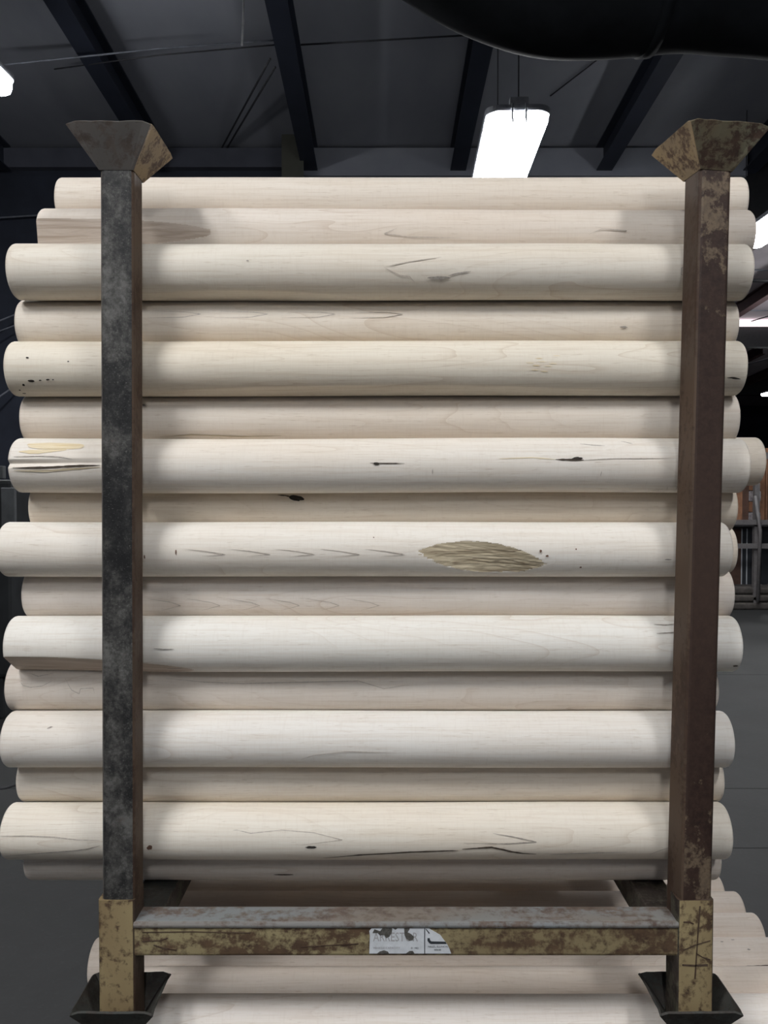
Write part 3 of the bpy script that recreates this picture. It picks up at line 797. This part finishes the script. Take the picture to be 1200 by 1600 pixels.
# knots, cracks, pencil marks on the logs
K, CR, BR, PE, GS = MAT['knot'], MAT['crack'], MAT['brownknot'], MAT['pencil'], MAT['greystain']
ribbon(LG[15], [(505, 1340), (560, 1335.5), (640, 1331), (700, 1329), (716, 1328.5)], 2.6, CR)
ribbon(LG[15], [(722, 1326.5), (745, 1325), (768, 1323.5), (785, 1327), (800, 1330.5), (818, 1333), (838, 1334)], 3.0, CR)
ribbon(LG[15], [(858, 1334.5), (900, 1333), (980, 1331)], 1.4, GS)
blob(LG[15], 486, 1323.5, 8.5, 2.0, K); blob(LG[15], 233.5, 1324, 4.2, 4.0, BR)
ribbon(LG[15], [(8, 1337), (60, 1333), (115, 1329), (138, 1326), (156, 1321)], 1.6, GS)
ribbon(LG[15], [(0, 1306), (40, 1306), (85, 1308), (120, 1312), (156, 1313)], 1.4, PE)
ribbon(LG[15], [(1050, 1322), (1032, 1328), (1015, 1334)], 1.2, PE, 'pencil_mark')
ribbon(LG[15], [(270, 1299), (310, 1303), (370, 1297), (392, 1302), (440, 1297), (490, 1301), (535, 1312), (470, 1320)], 1.1, PE, 'grain_line')
ribbon(LG[15], [(770, 1302), (800, 1307), (838, 1315), (790, 1318), (725, 1317)], 1.2, GS, 'grain_line')
blob(LG[8], 463, 778.5, 11, 4.2, K, rot=-.25); ribbon(LG[8], [(434, 774), (446, 774.5), (456, 777)], 2.0, CR)
ribbon(LG[7], [(868, 718), (890, 718.5), (912, 719)], 2.8, CR, 'slit'); blob(LG[7], 902, 716.5, 8, 2.6, K)
ribbon(LG[7], [(780, 717), (830, 715), (868, 718)], 1.6, MAT['tanstain'], 'stain_streak'); ribbon(LG[7], [(912, 719), (960, 716.5), (1060, 716)], 1.2, PE, 'grain_line')
blob(LG[7], 588, 724.5, 4.5, 2.2, K); ribbon(LG[7], [(578, 723.5), (600, 724), (632, 724)], 1.4, CR)
ribbon(LG[7], [(676, 732), (675.5, 741)], 1.4, PE, 'pencil_mark'); ribbon(LG[7], [(940, 736), (938, 744)], 1.2, PE, 'pencil_mark')
ribbon(LG[7], [(1043, 759), (1058, 759.5), (1056, 765), (1042, 764.5), (1043, 759)], 1.0, PE, 'pencil_mark')
ribbon(LG[7], [(970, 690), (980, 692), (988, 694)], 1.6, GS, 'pencil_mark'); ribbon(LG[7], [(906, 694), (925, 696), (945, 697)], 1.6, GS, 'grain_line')
ribbon(LG[7], [(20, 731), (70, 730.5), (120, 728), (156, 727)], 3.2, CR, 'split')
ribbon(LG[7], [(22, 735), (70, 736), (110, 733), (156, 730)], 3.0, MAT['scar'], 'torn_fibre')
ribbon(LG[7], [(22, 714), (60, 713), (90, 714), (112, 717)], 1.6, GS, 'torn_fibre')
blob(LG[7], 86, 697, 46, 6.5, MAT['tanstain'], 'honey_stain', 3, 0, .0012)
ribbon(LG[7], [(30, 706), (60, 706), (104, 703)], 6, MAT['tanstain'], 'honey_stain', .0011)
blob(LG[3], 687, 434, 18, 2.4, GS, 'sap_streak'); ribbon(LG[3], [(700, 431), (715, 427), (736, 424)], 1.8, GS, 'sap_streak')
ribbon(LG[3], [(600, 418), (625, 430), (640, 432), (648, 441)], 1.2, PE, 'grain_line'); ribbon(LG[3], [(600, 417), (640, 409), (690, 402)], 1.2, PE, 'grain_line')
ribbon(LG[3], [(1074, 416), (1064, 419), (1064, 429), (1074, 430)], 1.1, PE, 'pencil_mark'); blob(LG[3], 387, 407.5, 1.8, 1.0, GS)
for (x, y, a, b2) in ((49, 595, 5, 2.0), (63, 594, 2, 1), (75, 593, 3, 1.2), (83, 593, 1.5, .8), (37, 601, 2, 2.2), (31, 609, 1.5, 1.2), (38, 614, 3, 1.3), (43, 559, 2.2, 1.2), (107, 565, 1.4, .9)):
    blob(LG[5], x, y, a, b2, K, 'speck')
ribbon(LG[5], [(1136, 590), (1143, 590), (1150, 591), (1157, 592)], 2.4, K, 'speck')
for (x, y) in ((828, 567), (838, 571), (846, 565), (856, 572), (835, 578), (864, 568), (850, 580), (842, 560), (870, 556)):
    ribbon(LG[5], [(x - 6, y), (x + 6, y + .4)], 1.4, MAT['tanstain'], 'fleck')
ribbon(LG[6], [(250, 682), (300, 679), (380, 682), (440, 680)], 2.0, MAT['scar'], 'bark_streak'); blob(LG[6], 224, 633, 3, 1.6, GS, 'speck')
for (x, y, a, b2) in ((844.5, 861, 1.8, 2.2), (855, 868.5, 2.4, 1.7), (907, 886, 1.6, 1.6), (900, 858, 1.2, 1.2), (1044, 874, 5, 1), (226, 870, 1.0, 3.0), (275, 863, 1.2, 4.5), (584, 840, 1, 1)):
    blob(LG[9], x, y, a, b2, GS if a > 4 else BR, 'speck')
for k in range(5):
    x = 290 + 70 * k; ribbon(LG[9], [(x, 858), (x + 30, 861), (x + 62, 866), (x + 26, 869)], 1.0, PE, 'grain_line')
for k in range(6):
    x = 260 + 62 * k; ribbon(LG[10], [(x - 30, 935), (x + 8, 941), (x + 22, 946), (x - 6, 953)], 1.0, PE, 'grain_line')
ribbon(LG[12], [(32, 1065), (36, 1071), (48, 1074), (66, 1072), (82, 1064)], 1.1, PE, 'pencil_mark'); ribbon(LG[12], [(102, 1060), (112, 1078), (124, 1084), (126, 1076), (146, 1075), (148, 1083)], 1.1, PE, 'pencil_mark')
ribbon(LG[12], [(46, 1052), (60, 1057), (84, 1052)], 1.1, PE, 'pencil_mark'); ribbon(LG[12], [(260, 1060), (320, 1066), (380, 1068), (560, 1064), (600, 1076), (640, 1070)], 1.1, PE, 'grain_line')
ribbon(LG[13], [(930, 1182), (934, 1165), (940, 1162), (943, 1168), (936, 1172)], 1.1, PE, 'pencil_mark'); blob(LG[13], 78, 1137, 4, 1.2, GS, 'speck', rot=.4)
ribbon(LG[13], [(470, 1186), (490, 1180), (540, 1174), (620, 1176)], 1.2, PE, 'grain_line')
ribbon(LG[11], [(240, 1013), (256, 1014.5), (272, 1014)], 1.4, GS, 'scratch'); ribbon(LG[11], [(260, 1044), (275, 1044), (288, 1043)], 1.6, GS, 'scratch'); ribbon(LG[11], [(1022, 976), (1040, 977), (1057, 975)], 1.6, GS, 'scratch'); ribbon(LG[11], [(1026, 990), (1058, 988)], 1.8, GS, 'scratch')
blob(LG[11], 1149, 1040, 4, 1.6, CR, 'speck')
blob(LG[4], 974, 511, 6, 1.3, GS, 'speck')
for k in range(4):
    x = 300 + 105 * k; ribbon(LG[4], [(x - 60, 486 + k), (x - 10, 488), (x + 14, 491), (x - 14, 496), (x - 70, 497)], 1.1, PE, 'grain_line')
ribbon(LG[2], [(1000 - 80, 366), (940, 358), (979, 361), (930, 355)], 1.0, PE, 'grain_line'); ribbon(LG[2], [(620, 357), (600, 365), (640, 370), (720, 372)], 1.0, PE, 'grain_line')
blob(LG[16], 443, 1366, 16, 1.6, CR, 'speck')

# logs deeper in the stack: relaxed into the gaps behind the visible ones
fixed = [(rows[k][0], rows[k][1], rows[k][2]) for k in rows]
free = []
for k in range(1, 17):
    for j in range(1, 7 if k > 2 else 5):
        free.append([rows[k][0] + j * .1305, rows[k][1] + (rnd.random() - .5) * .004, .0620, k, j])
for it in range(120):
    for a in free:
        for b2 in fixed + [f for f in free if f is not a]:
            dy, dz = a[0] - b2[0], a[1] - b2[1]; dd = math.hypot(dy, dz); need = a[2] + b2[2] + .0008
            if dd < need and dd > 1e-6:
                s = (need - dd) * (1.0 if len(b2) == 3 else .5) / dd
                a[0] += dy * s; a[1] += dz * s
    for a in free:
        lo = beam_top - .009 - EYE + a[2] + .0005
        if a[1] < lo: a[1] = lo
        a[0] = min(a[0], YB - .066)
proto = None
for (y, z, r, k, j) in free:
    if proto is None:
        proto = make_log('wood_log', -.85, .79, y, z, r, W0, (), 40, 14, 0, .0006, 99); o = proto
    else:
        o = proto.copy(); C.objects.link(o)
    o.location = (-.03 + (rnd.random() - .5) * .05, y, EYE + z)
    if (k, j) == (7, 1): o.location.x = at(1181, 727, y).x - .82
    if (k, j) == (9, 1): o.location.x = at(1138, 860, y).x - .82
    c_ = .93 + rnd.random() * .09; o.color = (W0[0] * c_, W0[1] * c_, W0[2] * c_, 1)
    tag(o, 'pale log deep in the upper rack, covered by the logs in front', 'log', 'logs hidden deep in the upper rack')
    if (k, j) == (7, 1): tag(o, 'log whose right end sticks out behind the split-ended front log', 'log', 'logs stacked in the upper rack')

# logs of the lower rack
low = {0: (1552, 178, 1330), 1: (1509, 172, 1290), 2: (1464, 142, 1262), 3: (1426, 175, 1190), 4: (1392, 205, 1160), 5: (1366, 225, 1128)}
lowlab = {0: 'nearest log of the lower rack, along the bottom edge of the picture', 1: 'second log of the lower rack, seen just under the front beam', 2: 'third log of the lower rack, its left end showing beside the left leg',
          3: 'fourth log of the lower rack, its round right end right of the right leg', 4: 'fifth log of the lower rack, its right end stepping back above the fourth', 5: 'sixth log of the lower rack, farthest back, barely showing under the stack'}
LW = {}; LR = .0632; prev = None
for k, (pt, pl, pr) in low.items():
    y = 2.0 + .1285 * k
    e_ = elev(pt); lo, hi = -2.0, 0
    for _ in range(40):
        z = (lo + hi) / 2; te = math.atan2(z, y) + math.asin(LR / math.hypot(y, z))
        if te < e_: lo = z
        else: hi = z
    x0 = at(pl, 1500, y - .03).x; x1 = at(pr, 1500, y - .03).x
    o = make_log('wood_log', x0, x1, y, z, LR, (.74, .66, .585) if k else (.80, .74, .68), (), 96, 60, 0, .001, 40 + k)
    tag(o, lowlab[k], 'log', 'logs in the lower rack'); LW[k] = o
blob(LW[1], 254, 1510, 6, 1.6, GS, 'speck'); ribbon(LW[1], [(482, 1509), (510, 1508.5), (545, 1509)], 2.6, GS, 'speck')
for (x, y) in ((1145, 1463), (1128, 1466), (1170, 1478)): blob(LW[2], x, y + 6, 3, 1.4, GS, 'speck')
ribbon(LW[2], [(1150, 1510.5), (1176, 1510), (1205, 1508)], 2.4, CR, 'crack')
zmin = min(LW[k].location.z for k in LW)
o0 = None
for k in range(7):
    y = 2.064 + .1285 * k
    o = proto.copy(); C.objects.link(o); o.location = (.08 + (rnd.random() - .5) * .06, y, lbeam_top + .0625); o.color = (*W0, 1)
    tag(o, 'log in the bottom layer of the lower rack', 'log', 'bottom layer of the lower rack')
for o in list(C.objects):
    if '_r' in o.keys(): del o['_r']

# ------------------------------------------------------------------ things in the background
# dark machine at the left edge
mc = empty('machine', (-3.4, 6.6, 0)); mR = lambda o: rel(o, mc)
xr_ = at(24, 900, 6.1).x
mR(box('base', -4.2, xr_ - .10, 6.1, 7.2, 0, .32, MAT['machine'], None, .02))
mR(box('body', -4.2, xr_, 6.05, 7.2, .32, 1.30, MAT['machine'], None, .03))
mR(box('top_unit', -4.1, xr_ - .06, 6.2, 7.1, 1.30, 1.78, MAT['machine'], None, .03))
a = at(2, 762, 6.03); c = at(24, 828, 6.03)
mR(box('control_panel', a.x, c.x, 6.02, 6.06, c.z, a.z, MAT['machine_grey'], None, .006))
a = at(-6, 728, 6.17); c = at(6, 748, 6.17)
mR(box('gauge_box', a.x, c.x, 6.15, 6.21, c.z, a.z, MAT['machine_grey'], None, .006))
a = at(18, 738, 6.17); c = at(30, 770, 6.17)
mR(box('switch_box', a.x, c.x, 6.15, 6.21, c.z, a.z, MAT['machine_grey'], None, .006))
a = at(26, 900, 6.4); c = at(44, 980, 6.4)
mR(box('side_pipe', a.x, c.x, 6.4, 6.5, 0, a.z, MAT['machine_grey'], None, .02, 'z'))
tag(mc, 'dark machine at the left edge behind the log ends', 'machine')

# storage rack with boards and panels on the right
sr = empty('storage_rack', (5.6, 12.4, 0)); sR = lambda o: rel(o, sr)
RY = 11.75
xp = at(1187, 800, RY).x; zt = zat(690, RY)
for xx in (xp - .07, xp + 1.9):
    sR(box('upright', xx, xx + .07, RY, RY + .07, 0, zt, MAT['rack_grey'])); sR(box('upright', xx, xx + .07, RY + 1.0, RY + 1.07, 0, zt, MAT['rack_grey']))
for py, th in ((853, .07), (816, .07), (712, .09)):
    z = zat(py, RY); sR(box('cross_rail', 4.55, xp + 1.97, RY - .03, RY - .002, z - th / 2, z + th / 2, MAT['rack_grey']))
z = zat(818, RY); sR(box('deck', 4.55, xp + 1.97, RY, RY + 1.07, z - .04, z, MAT['rack_grey']))
sR(link('brace', tube_me([at(1180, 775, RY - .05), at(1188, 830, RY - .05), at(1184, 940, RY - .05)], .025, 8), MAT['rack_grey']))
tag(sr, 'grey storage rack standing far right behind the stack', 'rack')
zd = zat(818, RY)
for i, (pa, pb, pt, mm, lab) in enumerate(((1150, 1158, 748, 'board', 'narrow orange-brown board on the rack shelf, leftmost'), (1160, 1170, 708, 'board_dark', 'dark brown board standing on the rack shelf'),
                               (1182, 1195, 700, 'board', 'wide orange-brown board on the rack shelf'), (1199, 1212, 700, 'board_dark', 'brown board on the rack shelf at the picture edge'))):
    xa, xb = at(pa, 760, RY + .3).x, at(pb, 760, RY + .3).x
    t = empty('board', ((xa + xb) / 2, RY + .32, zd)); hh = zat(pt, RY + .3) - zd
    box('face', -(xb - xa) / 2, (xb - xa) / 2, -.02, .02, 0, hh, MAT[mm], t)
    box('edge_strip', -(xb - xa) / 2 - .022, -(xb - xa) / 2, -.024, .024, 0, hh, MAT['board' if mm == 'board_dark' else 'edge_white'], t)
    tag(t, lab, 'board', 'boards on the storage rack')
for i in range(5):
    py = 812 - i * 17; xa, xb = at(1172, 760, RY + .25).x, at(1181, 760, RY + .25).x
    z0 = zd + i * .155
    b_ = box('carton', xa, xb + .02, RY + .12, RY + .30, z0 + .002, z0 + .150, MAT['board' if i % 2 else 'carton'], None, .012)
    tag(b_, ('lowest', 'second', 'middle', 'fourth', 'top')[i] + ' small box piled between the brown boards', 'box', 'small boxes on the storage rack')
for i, (pa, pb, mm, lab) in enumerate(((1142, 1158, 'board_dark', 'brown panel with white edge under the rack shelf'), (1160, 1166, 'panel_dark', 'narrow charcoal panel under the rack shelf'), (1168, 1182, 'panel_dark', 'wide charcoal panel with white edge under the rack shelf'), (1190, 1206, 'panel_dark', 'charcoal panel under the shelf at the picture edge'))):
    xa, xb = at(pa, 860, RY + .3).x, at(pb, 860, RY + .3).x
    zb = zat(913, RY + .3); zt2 = zat(826, RY + .3)
    t = empty('panel', ((xa + xb) / 2, RY + .32, zb))
    box('face', -(xb - xa) / 2, (xb - xa) / 2, -.02, .02, 0, zt2 - zb, MAT[mm], t)
    box('edge_strip', (xb - xa) / 2, (xb - xa) / 2 + .016, -.024, .024, 0, zt2 - zb, MAT['edge_white'], t)
    tag(t, lab, 'panel', 'panels under the storage rack shelf')
bd = empty('timber_bundle', (5.5, RY + .3, 0)); zb = zat(913, RY + .3) - .004
for i in range(3):
    q = box('layer', 4.72 - 5.5 + .03 * i, 7.2 - 5.5, -.32 + .02 * i, .75, zb * i / 3, zb * (i + 1) / 3 - .008, MAT['bundle'], bd, .03)
tag(bd, 'low grey-brown wrapped bundle on the floor under the storage rack', 'bundle')
